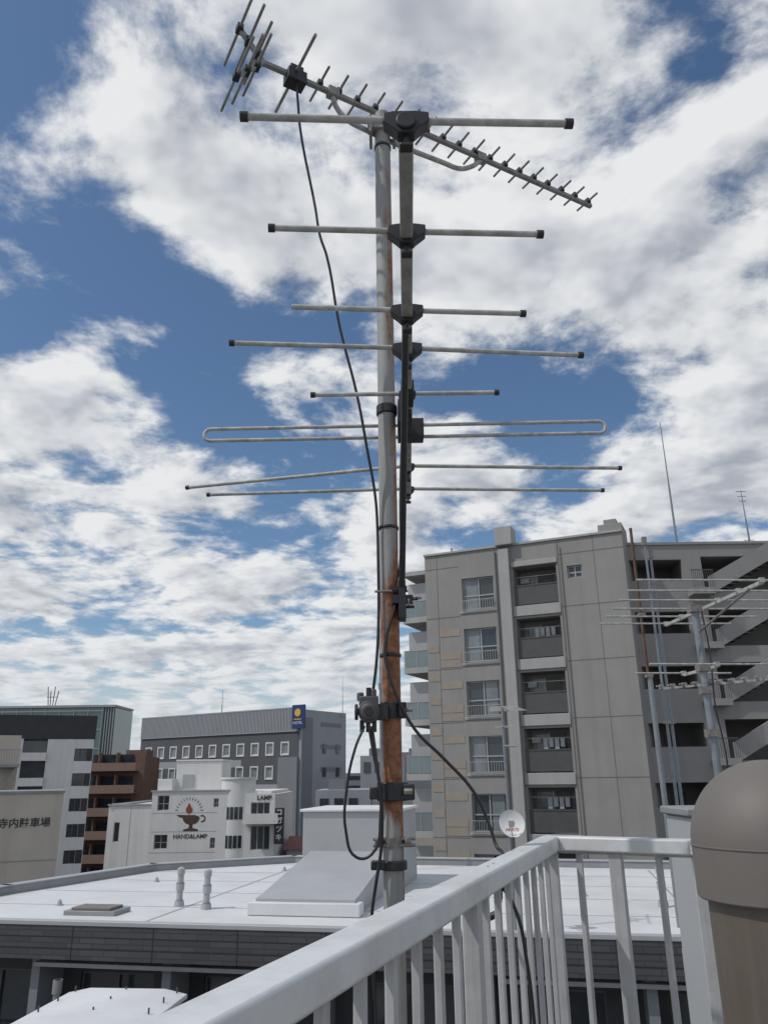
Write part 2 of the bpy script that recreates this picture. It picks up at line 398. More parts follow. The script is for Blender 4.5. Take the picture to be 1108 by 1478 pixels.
# ================================================================== UHF ANTENNA
H2 = 2.2
uhf = empty("uhf_yagi_antenna")
D = Vector((.872,.489,0)).normalized(); PR = Vector((-.489,.872,0)).normalized(); S = Vector((-.373,1.91,0))
def U(s, p=0, z=0): v = S + D*s + PR*p; return Vector((v.x, v.y, H2+z))
g = G().bar(U(-.02),U(1.42),.016,.016); g.obj("boom", 'alu_dull', uhf, bevel=.002)
rods = G(); ins = G()
n = 18
for i in range(n):
    s = .20 + (1.40-.20)*i/(n-1)
    ln = .078 - .020*i/(n-1)
    rods.cyl(U(s,-ln,.014),U(s,ln,.014),.0045,n=10)
    ins.bar(U(s-.009,0,.014),U(s+.009,0,.014),.028,.020)
rods.cyl(U(.11,-.17,.006),U(.11,.17,.006),.0055,n=10)
ins.bar(U(.08,0,-.012),U(.145,0,-.012),.05,.045); ins.bar(U(.09,0,.02),U(.135,0,.02),.035,.03)
for sg in (1,-1):
    rods.bar(U(0,0,0),U(-.085,0,sg*.10),.014,.014)
    for k,(a,ln) in enumerate(((.25,.13),(.62,.145),(1.0,.155))):
        rods.cyl(U(-.085*a,-ln,sg*.10*a),U(-.085*a,ln,sg*.10*a),.005,n=10)
        ins.bar(U(-.085*a-.010,0,sg*.10*a),U(-.085*a+.010,0,sg*.10*a),.028,.024)
rods.obj("elements_and_reflector", 'alu_dull', uhf); ins.obj("insulators", 'plastic', uhf, bevel=.001)
tube("support_bracket_tube", [U(.25,0,-.008),U(.262,0,-.05),U(.30,0,-.085),U(.37,0,-.098),U(.70,0,-.098),U(.76,0,-.095),U(.82,0,-.06),U(.865,0,-.012)], .009, 'alu', uhf)
g = G()
g.bar(U(.23),U(.27),.03,.035); g.bar(U(.845),U(.885),.03,.035)
g.box(MX-.05,MX+.05,MY-.035,MY+.0,2.085,2.125); g.box(MX-.045,MX-.035,MY-.045,MY+.04,2.06,2.13); g.box(MX+.035,MX+.045,MY-.045,MY+.04,2.06,2.13)
g.cyl((MX-.06,MY-.04,2.1),(MX-.03,MY-.04,2.1),.006,n=8)
g.obj("mast_clamps", 'alu_dull', uhf, bevel=.002)

# ================================================================== AMPLIFIER + CABLES
amp = empty("antenna_signal_mixer", (-.046, 2.06, .155))
g = G().cyl((0,.02,0),(0,-.02,0),.028,n=28).cyl((0,-.02,0),(0,-.03,0),.024,.018,28).box(-.025,.025,-.012,.022,.015,.04)
g.cyl((-.022,0,.028),(-.022,0,.05),.009,n=14).cyl((.012,0,.03),(.012,0,.058),.008,n=14)
g.obj("housing", mat("mixer_grey", (.08,.08,.08), .55, .1, .3, 40, .1, 200, .5, (.04,.04,.04)), amp, bevel=.003)
g = G()
for x in (-.018,-.002,.014): g.cyl((x,0,-.05),(x,0,-.02),.006,n=12)
g.box(.02,.05,-.006,.02,-.02,.02); g.cyl((0,0,.04),(0,0,.062),.007,n=12)
g.cyl((-.036,-.005,.0),(-.028,-.005,0),.02,n=16); g.cyl((0,-.03,0),(0,-.034,0),.012,n=16)
g.obj("connectors", 'plastic', amp, bevel=.001)
cb = empty("coaxial_cable")
r = .0042
tube("uhf_feed", [(-.27,1.955,2.17),(-.262,1.955,2.08),(-.2536,1.96,1.98),(-.2013,1.98,1.68),(-.186,1.985,1.58),(-.164,1.99,1.506),(-.126,2.02,1.28),(-.0748,2.04,1.06),(-.0455,2.05,.886),(-.024,2.07,.75),(-.019,2.075,.66),(-.018,2.075,.578),(-.019,2.07,.385),(-.026,2.06,.275),(-.036,2.06,.2)], r, 'cable', cb)
tube("vhf_feed", [(.06,2.16,1.0),(.052,2.12,.86),(.048,2.13,.72),(.046,2.11,.6),(.030,2.07,.45),(-.003,2.065,.31),(.008,2.058,.25),(.031,2.055,.185),(.074,2.055,.107),(.143,2.055,.038),(.2165,2.05,-.046),(.250,2.045,-.125),(.262,2.03,-.168),(.270,2.01,-.176),(.268,1.985,-.19),(.258,1.965,-.235),(.249,1.95,-.283),(.232,1.95,-.305),(.214,1.96,-.29),(.208,1.99,-.245),(.214,2.04,-.22)], r, 'cable', cb)
tube("cable_down_rail", [(.222,2.04,-.225),(.262,1.965,-.25),(.288,1.95,-.30),(.303,1.95,-.39),(.312,1.95,-.54),(.315,1.95,-.9),(.31,1.95,-1.34)], r, 'cable', cb)
tube("mixer_loop", [(-.058,2.06,.12),(-.081,2.045,.065),(-.102,2.04,-.033),(-.1035,2.04,-.128),(-.078,2.04,-.187),(-.0400,2.04,-.180),(-.019,2.045,-.10),(-.026,2.045,.02),(-.038,2.06,.12)], r*.85, 'cable', cb)
tube("mixer_downlead", [(-.046,2.06,.12),(-.034,2.05,.05),(-.02,2.055,-.02),(-.017,2.06,-.16),(-.030,2.06,-.24),(-.042,2.06,-.32),(-.03,2.06,-.6),(-.03,2.07,-1.34)], r, 'cable', cb)
g = G().cyl((.222,1.955,-.309),(.243,1.95,-.300),.008,n=12)
g.obj("cable_connectors", 'plastic', cb)

# ================================================================== VENT PIPE
vent = empty("rooftop_vent_pipe", (.415, .9, 0))
RV = .086
prof = [(.079,-.129),(RV-.002,-.128),(RV,-.126),(RV,-.075)] + [(max(.0005,RV*math.cos(R(a))), -.075+RV*math.sin(R(a))) for a in range(6,91,6)]
g = G().revolve(prof, (0,0,0), 64)
hd = Vector((.93,.37,0)).normalized()
g.cyl((0,0,-.0755),tuple(hd*.17+Vector((0,0,-.0755))),RV-.0006,RV-.0006,64)
g.obj("elbow", 'vent', vent)
g = G().revolve([(RV-.002,-.0775),(RV+.0010,-.0763),(RV+.0010,-.0752),(RV-.002,-.0740)], (0,0,0), 64); g.obj("elbow_seam", 'vent', vent)
g = G().cyl((0,0,-1.35),(0,0,-.127),.0765,n=64); g.obj("pipe", 'ventpipe', vent)

pw = empty("rooftop_equipment_cabinet", (1.99,4.0,0))
g = G().box(-.54,.3,0,.35,-1.35,-.21); g.obj("cabinet_body", 'panel', pw, bevel=.01)
g = G().box(-.56,.32,-.02,.37,-.208,-.17); g.obj("cabinet_lid", 'coping', pw, bevel=.008)
g = G().box(-.5,-.12,-.012,-.001,-1.2,-.3).box(-.1,.27,-.012,-.001,-1.2,-.3); g.obj("cabinet_doors", 'coping', pw, bevel=.003)

# ================================================================== NEIGHBOUR ANTENNA (right)
def yagi(parent, name, base, az, length, n, half0, half1, r=.005, m='alu', bw=.02):
    d = Vector((math.sin(az), math.cos(az), 0)); p = Vector((d.y, -d.x, 0)); b = Vector(base)
    g = G(); g.bar(b, b+d*length, bw, bw)
    for i in range(n):
        t = i/(n-1); c = b + d*(length*t) + Vector((0,0,.012)); hl = half0 + (half1-half0)*t
        g.cyl(c-p*hl, c+p*hl, r, n=8)
        g.box(c.x-.014,c.x+.014,c.y-.014,c.y+.014,c.z-.014,c.z+.014)
    g.obj(name, m, parent)
na = empty("neighbour_antenna_mast", (2.02,5.0,0))
G().cyl((0,0,-1.35),(0,0,1.0),.024,n=20).obj("pole", 'bluepole', na)
yagi(na, "vhf_array", (.16,-.62,1.03), R(-4), 1.35, 6, .74, .50, .0062, 'alu', .02)
yagi(na, "fm_array", (.05,-.1,.62), R(-6), .45, 2, .44, .34, .006, 'alu', .018)
yagi(na, "uhf_array", (.30,-.25,.52), R(-45), .7, 10, .055, .07, .005, 'alu_dull', .014)
g = G()
for zz in (.98,.60,.46,.2): g.box(-.038,.038,-.035,.035,zz,zz+.045)
g.cyl((.0,-.02,.85),(.14,-.5,1.02),.008,n=8)
g.obj("clamps", 'zinc', na)
tube("feeder", [(.03,-.03,1.0),(.045,-.03,.7),(.028,-.035,.4),(.05,-.035,.1),(.03,-.03,-.4),(.03,-.03,-1.2)], .005, 'cable', na)

# ================================================================== WHITE ROOF BUILDING
A0 = (-10.6,19.7,0); rz = -math.atan2(3.8,18.6)
wb = empty("low_building_with_white_roof", A0, rz)
poly = [(-1.5,0),(22,0),(22,11.4),(4.7,12.6),(.6,9.6),(-.9,4)]
G().prism(poly, -3.3, -3.0).obj("roof_deck", 'white_roof', wb, smooth=False)
cop = G(); capg = G()
for i in range(1,len(poly)):
    p, q = poly[i], poly[(i+1)%len(poly)]
    d = (Vector((q[0],q[1],0))-Vector((p[0],p[1],0))).normalized()
    cop.bar((p[0]-d.x*.1,p[1]-d.y*.1,-2.93),(q[0]+d.x*.1,q[1]+d.y*.1,-2.93),.30,.26)
    capg.bar((p[0]-d.x*.1,p[1]-d.y*.1,-2.78),(q[0]+d.x*.1,q[1]+d.y*.1,-2.78),.36,.04)
cop.obj("parapet", 'coping', wb, bevel=.02)
capg.obj("parapet_cap", 'panel', wb, bevel=.01)
G().box(-1.5,22,-.12,.10,-3.02,-2.93).obj("front_coping", 'panel', wb, bevel=.01)
G().box(-1.5,22,-.10,.15,-3.68,-3.022).obj("tile_band", 'charcoal', wb)
g = G()
for z0 in (-3.24,-3.46): g.box(-1.5,22,-.108,-.101,z0,z0+.012)
for x in [i*1.9 for i in range(12)]: g.box(x,x+.02,-.108,-.101,-3.68,-3.03)
g.obj("band_joints", 'black', wb)
g = G()
for y in (2.4,4.8,7.2,9.4): g.box(-.2 if y<5 else .8,21.7,y,y+.05,-3.0,-2.994)
for x in (5.2,12.4,17): g.box(x,x+.05,.2,11.2,-3.0,-2.992)
g.obj("roof_membrane_seams", 'panel', wb)
ops = []
for k in range(4):
    zt = -4.15-3.1*k
    for x in (.4,3.4,6.4,10.2,13.2,16.2,19.2): ops.append((x,x+1.8,zt-1.9,zt))
G().wall(-1.4,21.9,GROUND,-3.7,1.1,1.3,ops).obj("front_wall", 'darkwall', wb, smooth=False)
gl, fr = G(), G(); fill_windows(ops, gl, fr, 1.2, 1)
gl.obj("window_glass", 'glass', wb); fr.obj("window_frames", 'railing_dk', wb)
G().prism([(-1.4,1.35),(21.9,1.35),(21.9,11.2),(4.8,12.4),(.8,9.4),(-.7,4)], GROUND,-3.31).obj("core", 'darkwall', wb, smooth=False)
g = G()
for x in (-1.4,2.75,5.85,9.2,12.6,15.7,18.8,21.7): g.box(x,x+.2,.16,1.09,GROUND,-3.7)
for k in range(1,5): g.box(-1.4,21.9,.0,1.09,-3.7-3.1*k,-3.5-3.1*k)
g.obj("veranda_piers_and_slabs", 'hotel_mid', wb)
g = G().box(2.9,9.2,-.02,.12,-3.84,-3.76).box(13,18.5,-.02,.12,-3.84,-3.76); g.obj("awning_rail", 'coping', wb)
g = G()
for k in range(0,4):
    zb = -6.6-3.1*k
    g.box(-1.4,21.9,.02,.06,zb+1.0,zb+1.06)
    for i in range(150): g.box(-1.3+i*.155,-1.28+i*.155,.03,.05,zb,zb+1.0)
g.obj("veranda_railings", 'coping', wb)
ph = G()
ph.yz([(1.6,-3.0),(1.6,-2.66),(2.1,-2.60),(5.9,-2.02),(5.9,-3.0)],7.35,9.7)
ph.obj("stair_penthouse_slope", 'panel', wb, smooth=False)
G().box(7.1,9.95,5.9,8.6,-3.0,-.98).obj("stair_penthouse_box", 'panel', wb, bevel=.02)
G().box(7.02,10.03,5.82,8.68,-.978,-.90).obj("stair_penthouse_cap", 'white_roof', wb, bevel=.02)
G().box(7.2,9.85,1.45,1.85,-2.99,-2.72).obj("stair_penthouse_kerb", 'white_roof', wb, bevel=.02)
def roof_vent(x, y, h, r):
    e = empty("roof_vent_stack", (x, y, -3.0))
    g = G().cyl((0,0,0),(0,0,h),r,n=20).cyl((0,0,0),(0,0,.12),r*1.7,r*1.5,20).cyl((0,0,h*.42),(0,0,h*.6),r*1.35,n=20)
    g.cyl((0,0,h*.85),(0,0,h),r*1.25,n=20).cyl((0,0,h),(0,0,h+.04),r*1.25,r*.5,20)
    g.obj("stack", 'panel', e)
    G().cyl((0,0,h*.6),(0,0,h*.63),r*1.38,n=20).cyl((0,0,.12),(0,0,.15),r*1.2,n=20).obj("bands", 'coping', e)
roof_vent(-5.19,21.2,.85,.075); roof_vent(-4.41,20.7,.85,.075); roof_vent(6.4,20.1,.85,.075); roof_vent(5.6,20.9,.3,.06)
ht = empty("roof_access_hatch", (-6.9,20.3,-3.0), rz)
G().box(-.65,.65,-.35,.4,0,.10).obj("kerb", 'coping', ht, bevel=.01); G().box(-.5,.5,-.28,.3,.102,.16).obj("lid", mat("hatch_tile",(.18,.16,.14),.8), ht, bevel=.01)
for x, y in ((-8.3,21.6),(-7.1,26),(4.4,25),(-3.5,28.4),(5.0,22)):
    e = empty("roof_drain_cap", (x, y, -3.0))
    G().cyl((0,0,0),(0,0,.10),.07,.05,12).cyl((0,0,.10),(0,0,.14),.03,.02,12).cyl((0,0,0),(0,0,.02),.11,.10,16).obj("cap", 'panel', e)

an = empty("annex_building", (-5,14.5,0), R(-6))
G().box(-3,3,-2.2,3,GROUND,-6).obj("annex_walls", 'concrete', an, smooth=False)
vu = empty("rooftop_ventilation_unit", (-4.85,15.2,.10), R(-6))
G().box(-1.05,1.05,-1.3,.8,-6.1,-3.86).obj("casing", 'white', vu, bevel=.02)
G().xz([(-1.12,-3.855),(1.12,-3.855),(1.12,-3.78),(.7,-3.70),(-.7,-3.70),(-1.12,-3.78)],-1.37,.87).obj("lid", 'white_roof', vu, bevel=.015)
g = G()
for x in (-.95,0,.95):
    for y in (-.5,.15,.78): g.cyl((x,y,-3.8),(x,y,-3.66),.016,n=8)
g.obj("lid_bolts", 'railing_dk', vu)
roof2 = empty("facade_vent_stack", (-7.0,18.6,-5.0))
G().cyl((0,0,-11),(0,0,1.0),.07,n=16).cyl((0,0,.75),(0,0,1.0),.1,n=16).obj("stack", 'coping', roof2)

# ================================================================== SATELLITE DISH + SMALL ANTENNA
sd = empty("satellite_dish_antenna", (2.52,17.4,0))
G().cyl((0,0,-3),(0,0,1.38),.032,n=16).obj("pole", 'bluepole', sd)
rows = 8; g = G(); nseg = 36; c0 = Vector((.02,-.28,-.97)); ax = Vector((-.25,-.93,.12)).normalized()
a = ax.orthogonal().normalized(); b = ax.cross(a)
for off in (0, .012):
    base = len(g.v); g.v.append(tuple(c0 - ax*(.07+off)))
    for i in range(1, rows+1):
        rr_ = .25*i/rows; dep = -.07*(1-(i/rows)**2) - off
        for j in range(nseg):
            t = 2*math.pi*j/nseg; g.v.append(tuple(c0 + ax*dep + a*rr_*math.cos(t) + b*rr_*math.sin(t)*1.1))
    for j in range(nseg): g.f.append((base, base+1+j, base+1+(j+1)%nseg))
    for i in range(rows-1):
        for j in range(nseg):
            q = base+1+i*nseg; g.f.append((q+j, q+nseg+j, q+nseg+(j+1)%nseg, q+(j+1)%nseg))
g.obj("reflector", 'dish', sd)
g = G().cyl(tuple(c0+Vector((0,0,-.26))),tuple(c0+ax*.22+Vector((0,0,-.12))),.01,n=8)
g.cyl(tuple(c0+ax*.20+Vector((0,0,-.12))),tuple(c0+ax*.27+Vector((0,0,-.12))),.03,n=12); g.box(-.04,.06,-.24,.04,-1.02,-.92)
g.obj("feed_arm", 'panel', sd)
text("dish_lettering", "AMATE", (.01,-.335,-1.09), .085, 'red', sd, .003, rot=(R(90),0,R(-15)), bold=.002)
yagi(sd, "small_vhf_array", (-.1,-.6,1.33), R(15), 1.2, 7, .25, .42, .007)
yagi(sd, "small_uhf_array", (.0,-.35,.55), R(20), .8, 9, .08, .12, .007)
yagi(sd, "small_fm_array", (.0,-.2,.95), R(10), .4, 2, .20, .22, .007)

for nm, x, zt, mt, y in (("antenna_pole", 5.86, 5.5, 'rustpole', 17.6), ("antenna_pole", 6.18, 5.3, 'bluepole', 17.7), ("antenna_pole", 6.32, 5.0, 'bluepole', 17.8)):
    e = empty(nm, (x, y, 0))
    w = .045
    if mt == 'rustpole':
        G().cyl((0,0,1.9),(0,0,zt),w*.75,n=12).obj("upper_pole", mt, e); G().cyl((.03,0,-3),(.03,0,2.1),w*1.3,n=12).obj("lower_pole", 'bluepole', e)
        G().box(-.06,.09,-.07,.07,2.0,2.06).box(-.06,.09,-.07,.07,3.4,3.45).obj("clamps", 'zinc', e)
    else:
        G().cyl((0,0,-3),(0,0,zt),w*.8,w*.6,12).obj("pole", mt, e)
        G().box(-.06,.06,-.07,.07,4.0,4.05).box(-.06,.06,-.07,.07,1.0,1.06).box(-.05,.05,-.05,.05,zt-.2,zt).obj("clamps", 'zinc', e)
tall = empty("thin_whip_antenna", (-.22,28,0))
G().cyl((0,0,-3),(0,0,3),.04,n=10).cyl((0,0,3),(0,0,7.9),.025,.012,10).box(-.06,.06,-.06,.06,2.9,3.1).obj("whip", 'bluepole', tall)

# ================================================================== APARTMENT BLOCK
ap = empty("apartment_building", (2.4,45,0), -math.atan2(4.7,10.5))
ZT = 12.4; LW = 11.5; P = 2.95
wins = [(2.27,4.18,8.9-P*k,10.8-P*k) for k in range(8)]
rec = [(5.35,7.8,8.85-P*k,11.1-P*k) for k in range(8)]
sm = [(8.4,9.2,10.15,10.85)]
G().wall(0,LW,GROUND,ZT,0,.3,wins+rec+sm).obj("facade_wall", 'apt', ap, smooth=False)
g = G().box(0,5.35,.301,1.4,GROUND,ZT-.01).box(7.8,LW,.301,1.4,GROUND,ZT-.01).box(0,LW,1.401,13,GROUND,ZT-.02)
for k in range(9):
    zz = 8.85-P*k; g.box(5.352,7.798,.301,1.4,zz-.69 if k<8 else GROUND,zz)
g.box(5.352,7.798,.301,1.4,11.1,ZT-.01)
g.obj("building_core", 'apt', ap, smooth=False)
gl, fr, cu = G(), G(), G(); fill_windows(wins+sm, gl, fr, .2, 1, .07, True)
for w in wins:
    q = random.random()
    if q < .45: cu.box(w[0]+.08,(w[0]+w[1])/2-.1,.215,.225,w[2]+.08,w[3]-.08)
    elif q < .75: cu.box((w[0]+w[1])/2+.1,w[1]-.3*q,.215,.225,w[2]+.08,w[3]-.08)
rr_ = G(); dk = G(); ac = G(); wash = G()
for i, (a, b, c, d) in enumerate(rec):
    rr_.box(a,b,.02,.06,c+.08,c+1.12); rr_.box(a,b,-.01,.09,c+1.122,c+1.19)
    cu.box(a+.25,a+1.0,1.36,1.395,c,c+2.0); dk.box(a+1.15,a+1.95,1.35,1.396,c,c+2.05)
    fr.box(a+.18,a+.25,1.33,1.398,c,c+2.05); fr.box(a+1.0,a+1.07,1.33,1.398,c,c+2.05)
    dk.box(a,b,.6,1.3,c+2.235,c+2.248)
    if i % 3 != 1: ac.box(a+.1,a+.6,1.2,1.33,c+1.55,c+1.85)
    fr.box(a,b,.5,.53,c+1.75,c+1.78)
    if i in (1,3,4):
        for j in range(4): wash.box(a+.9+j*.3,a+1.12+j*.3,.49,.50,c+1.2+.1*(j%2),c+1.74)
gl.obj("window_glass", 'glass', ap); fr.obj("window_frames", 'frame', ap); cu.obj("curtained_panes", 'curtain', ap); ac.obj("aircon_units", 'white', ap)
wash.obj("laundry", 'panel', ap)
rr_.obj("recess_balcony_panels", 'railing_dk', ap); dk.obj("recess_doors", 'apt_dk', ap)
g = G()
for a, b, c, d in wins:
    g.box(a-.05,b+.05,-.16,-.13,c+.55,c+.58); g.box(a-.05,b+.05,-.16,-.13,c+.02,c+.05)
    for i in range(15): x = a-.04+i*(b-a+.06)/14; g.box(x,x+.02,-.155,-.135,c+.05,c+.55)
g.obj("window_guards", 'frame', ap)
g = G()
g.box(4.63,5.22,-.35,-.002,GROUND,12.2); g.box(4.5,5.5,-.45,.6,12.42,13.5)
g.box(-.05,4.5,-.10,.35,ZT+.002,ZT+.14); g.box(5.5,LW+.05,-.10,.35,ZT+.002,ZT+.14)
for k in range(8):
    g.box(5.24,7.9,-.10,-.002,8.28-P*k,8.86-P*k)
g.box(5.24,7.9,-.10,-.002,11.12,11.42)
for k in range(8): g.box(2.1,4.35,-.06,-.002,8.72-P*k,8.86-P*k)
g.obj("trim_bands_and_duct", 'apt_lt', ap, bevel=.02)
g = G()
for x in (.75,9.9,): g.box(x,x+.03,-.012,-.001,GROUND,ZT)
for k in range(9):
    g.box(.02,2.1,-.014,-.002,11.55-P*k,11.58-P*k); g.box(7.95,LW,-.014,-.002,11.55-P*k,11.58-P*k)
g.cyl((4.35,-.08,GROUND),(4.35,-.08,12.2),.04,n=8); g.cyl((7.98,-.16,GROUND),(7.98,-.16,12.2),.04,n=8)
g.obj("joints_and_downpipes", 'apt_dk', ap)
g = G()
for k in range(0,7):
    base = 8.4 - P*k - 1.2
    for dz, a, b in ((1.5,.80,2.05),(.75,.1,.74),(.3,.80,2.05),(-.55,.1,.74),(-1.0,.80,2.05)):
        if base+dz < 7.6: g.box(a,b,-.020,-.003,base+dz,base+dz+.42)
g.obj("tan_tile_stripes", 'apt_tan', ap)
g = G().box(10.2,11.5,.5,2.5,ZT,13.1).box(10.5,11.2,.8,2,13.1,13.45); g.box(1.5,1.6,.5,.6,ZT,12.9)
g.obj("roof_boxes", 'apt', ap, bevel=.02)
sl, gg, dv = G(), G(), G()
for k in range(8):
    zf = 8.55 - P*k
    sl.box(-1.6,-.002,.35,12.5,zf,zf+.22); sl.box(-1.6,-.002,.30,.348,zf+.0,zf+.35)
    sl.box(-1.62,-1.5,.35,12.5,zf+.222,zf+.4)
    gg.box(-1.60,-1.57,.37,12.5,zf+.42,zf+1.28); gg.box(-1.56,-.05,.33,.36,zf+.37,zf+1.28)
    dv.box(-1.63,-1.54,.33,12.5,zf+1.282,zf+1.33); dv.box(-1.53,-.002,.31,.38,zf+1.282,zf+1.33)
    for x in (-1.5,-.8,-.1): dv.box(x,x+.04,.31,.328,zf+.35,zf+1.28)
    dv.box(-1.5,-.1,.9,.95,zf+.5,zf+2.5)
sl.box(-1.6,-.002,.35,12.5,11.45,11.7)
sl.obj("side_balcony_slabs", 'apt_lt', ap); gg.obj("side_balcony_glass", 'bal_glass', ap); dv.obj("side_balcony_rails", 'frame', ap)

st = empty("apartment_stair_wing", (13.0,42.0,0))
ZS = 12.1
ops = []
for k in range(8):
    zt = 11.25-P*k
    ops.append((.6,3.6,zt-1.2,zt)); ops.append((4.7,12.5,zt-1.9,zt+.15))
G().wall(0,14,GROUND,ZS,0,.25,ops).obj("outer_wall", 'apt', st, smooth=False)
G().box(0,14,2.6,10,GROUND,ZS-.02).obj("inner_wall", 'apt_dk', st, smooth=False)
g = G()
for k in range(9):
    zt = 11.4-P*k; g.box(0,14,.252,2.598,zt,zt+.25)
g.box(0,.3,.252,2.598,GROUND,ZS-.3); g.box(3.9,4.4,.252,2.598,GROUND,ZS-.3)
g.obj("corridor_slabs", 'apt', st, smooth=False)
g = G().box(-.1,14,-.08,.35,ZS+.002,ZS+.15)
for k in range(8):
    z0 = 9.35-P*k
    g.xz([(4.9,z0-.15),(10.4,z0+2.95-.15),(10.4,z0+2.95+.85),(4.9,z0+.85)],-.22,-.05)
    g.box(3.7,4.9,-.9,-.02,z0-.25,z0-.02); g.box(3.7,4.9,-.9,-.84,z0-.018,z0+.10)
g.obj("stair_parapets", 'apt', st, smooth=False)
g = G()
for k in range(8):
    z0 = 9.35-P*k
    g.box(3.7,4.9,-.88,-.85,z0+1.05,z0+1.1)
    for i in range(12): g.box(3.72+i*.105,3.74+i*.105,-.88,-.86,z0+.1,z0+1.05)
    for i in range(14): g.box(5.0+i*.38,5.42+i*.38,.26,1.2,z0-.1+i*.205,z0-.04+i*.205)
    g.box(.9,1.7,2.55,2.598,z0-.6,z0+1.4); g.box(2.3,3.1,2.55,2.598,z0-.6,z0+1.4)
g.obj("stair_railings_and_treads", 'railing_dk', st, smooth=False)
g = G().box(3.8,4.6,1,1.8,ZS,12.55).box(6.4,7.2,1,2,ZS,12.5); g.obj("roof_hoods", 'apt_dk', st)
def rod(x, y, z0, z1, r=.05, arms=()):
    e = empty("rooftop_lightning_rod", (x, y, 0))
    g = G().cyl((0,0,z0),(0,0,z0+(z1-z0)*.5),r,r*.8,8).cyl((0,0,z0+(z1-z0)*.5),(0,0,z1),r*.6,r*.3,8)
    g.box(-.2,.2,-.2,.2,z0-.02,z0+.12)
    for za, l in arms: g.box(-l,l,-.02,.02,za,za+.03)
    g.obj("rod", 'bluepole', e)
rod(16.9,43,ZS,20.2,.07); rod(21.1,43,ZS,15.7,.06,((15.6,.3),(15.3,.25),(15.0,.2),(12.6,.3)))
rod(-24,116,8,12.2,.07); rod(-6.2,112,8,13.5,.05)

# ================================================================== HOTEL
dv_ = Vector((25.7,-16.5,0)); ang = math.atan2(dv_.y, dv_.x)
ho = empty("hotel_building", (-37.1,121.5,0), ang); LH = 30.5
ops = []
for k in range(6):
    for i in range(11):
        x = 1.4+i*2.62; zc = 3.5-3.0*k; ops.append((x,x+1.1,zc-.7,zc+.7))
G().wall(0,LH,GROUND,5.7,0,.3,ops).obj("front_wall", 'hotel_dk', ho, smooth=False)
G().box(0,LH-.01,.31,10,GROUND,8.3).obj("core", 'hotel_dk', ho, smooth=False)
gl, fr = G(), G(); fill_windows(ops, gl, fr, .1, 0, .1); gl.obj("window_glass", 'curtain', ho)
for a,b,c,d in ops:
    fr.box(a-.16,a,-.08,-.002,c-.16,d+.16); fr.box(b,b+.16,-.08,-.002,c-.16,d+.16); fr.box(a,b,-.08,-.002,d,d+.16); fr.box(a,b,-.08,-.002,c-.16,c)
fr.obj("window_frames", 'white', ho)
g = G()
for i in range(120): g.box(i*LH/120,i*LH/120+.16,-.15,-.05,5.72,8.6)
g.box(0,LH,-.04,.30,5.71,8.55); g.box(0,LH,-.18,-.0,8.55,8.72); g.box(0,LH,-.18,-.0,5.6,5.71)
g.obj("roof_screen", 'hotel_lt', ho)
g = G().box(0,4.2,-.03,-.004,-4.3,1.9).box(4.2,20.5,-.03,-.004,1.25,2.2).box(20.5,27,-.03,-.004,-1.9,-.95).box(20.5,27.2,-.03,-.004,-5.5,-3.5)
g.obj("light_bands", 'hotel_lt', ho)
g = G().box(27.3,LH,-.4,-.03,GROUND,2.4); g.obj("mid_grey_bay", 'hotel_mid', ho)
g = G().box(LH,LH+.3,0,10,GROUND,8.4); g.obj("side_wall", 'hotel_lt', ho)
g = G().box(LH+.3,LH+.36,.4,2.4,GROUND,7.4)
for i in range(9): g.box(LH+.3,LH+.36,4.2,8.8,6.9-2.9*i-.5,6.9-2.9*i)
g.obj("side_panels", 'hotel_mid', ho)
g = G()
for k in range(6):
    zc = 3.5-3*k
    g.box(LH+.36,LH+.42,4.6,5.3,zc-.6,zc+.6); g.box(LH+.36,LH+.42,7.6,8.3,zc-.6,zc+.6)
g.obj("side_windows", 'glass', ho)
g = G().box(LH-.6,LH+1.4,-.9,-.5,5.9,8.9); g.obj("sign_board", 'blue', ho, bevel=.03)
g = G().cyl((LH+.4,-.97,7.9),(LH+.4,-.91,7.9),.5,n=20); g.box(LH-.2,LH+1.0,-.96,-.91,7.0,7.12); g.obj("sign_emblem", 'yellow', ho)
text("sign_lettering", "HOTEL", (LH+.4,-.93,6.6), .5, 'textwhite', ho, .01)

# ================================================================== SHOP BUILDING WITH LAMP MURAL
hl = empty("white_shop_building", (-17,50,0))
ops = [(3.05,3.75,-1.85,-1.0),(3.0,3.8,-4.0,-3.2),(6.45,6.75,-1.7,-1.2),(6.35,6.65,-4.0,-3.4)]
G().wall(2.7,7.6,GROUND,-.78,0,.25,ops).obj("main_wall", 'white', hl, smooth=False)
G().wall(0,2.7,GROUND,-1.55,.4,.65,[(.4,.75,-3.6,-2.5)]).obj("left_wall", 'white', hl, smooth=False)
G().box(.02,2.71,.65,9,GROUND,-1.6).box(2.72,9.9,.3,9,GROUND,-.82).obj("core", 'white', hl, smooth=False)
g = G().box(2.62,7.6,-.06,.25,-.778,-.70).box(-.06,2.69,.34,.65,-1.548,-1.46).box(.0,.1,.3,9,-1.548,-1.46); g.obj("parapet_coping", 'panel', hl)
g = G()
for z in (-2.0,-3.05,-4.2): g.box(2.72,6.7,-.008,-.001,z,z+.015)
for x in (1.35,): g.box(x,x+.02,.392,.399,GROUND,-1.6)
g.obj("wall_joints", 'coping', hl)
g = G().box(3.55,6.45,2,5,-.8,1.0).box(3.5,6.5,1.95,5.05,1.002,1.1).box(2.7,3.6,1.0,2.2,-.8,-.05).box(6.5,7.4,1.8,3,-.8,-.2)
g.obj("penthouse", 'white', hl, bevel=.02)
G().box(4.0,4.7,1.94,1.995,-.6,.2).obj("penthouse_door", 'panel', hl)
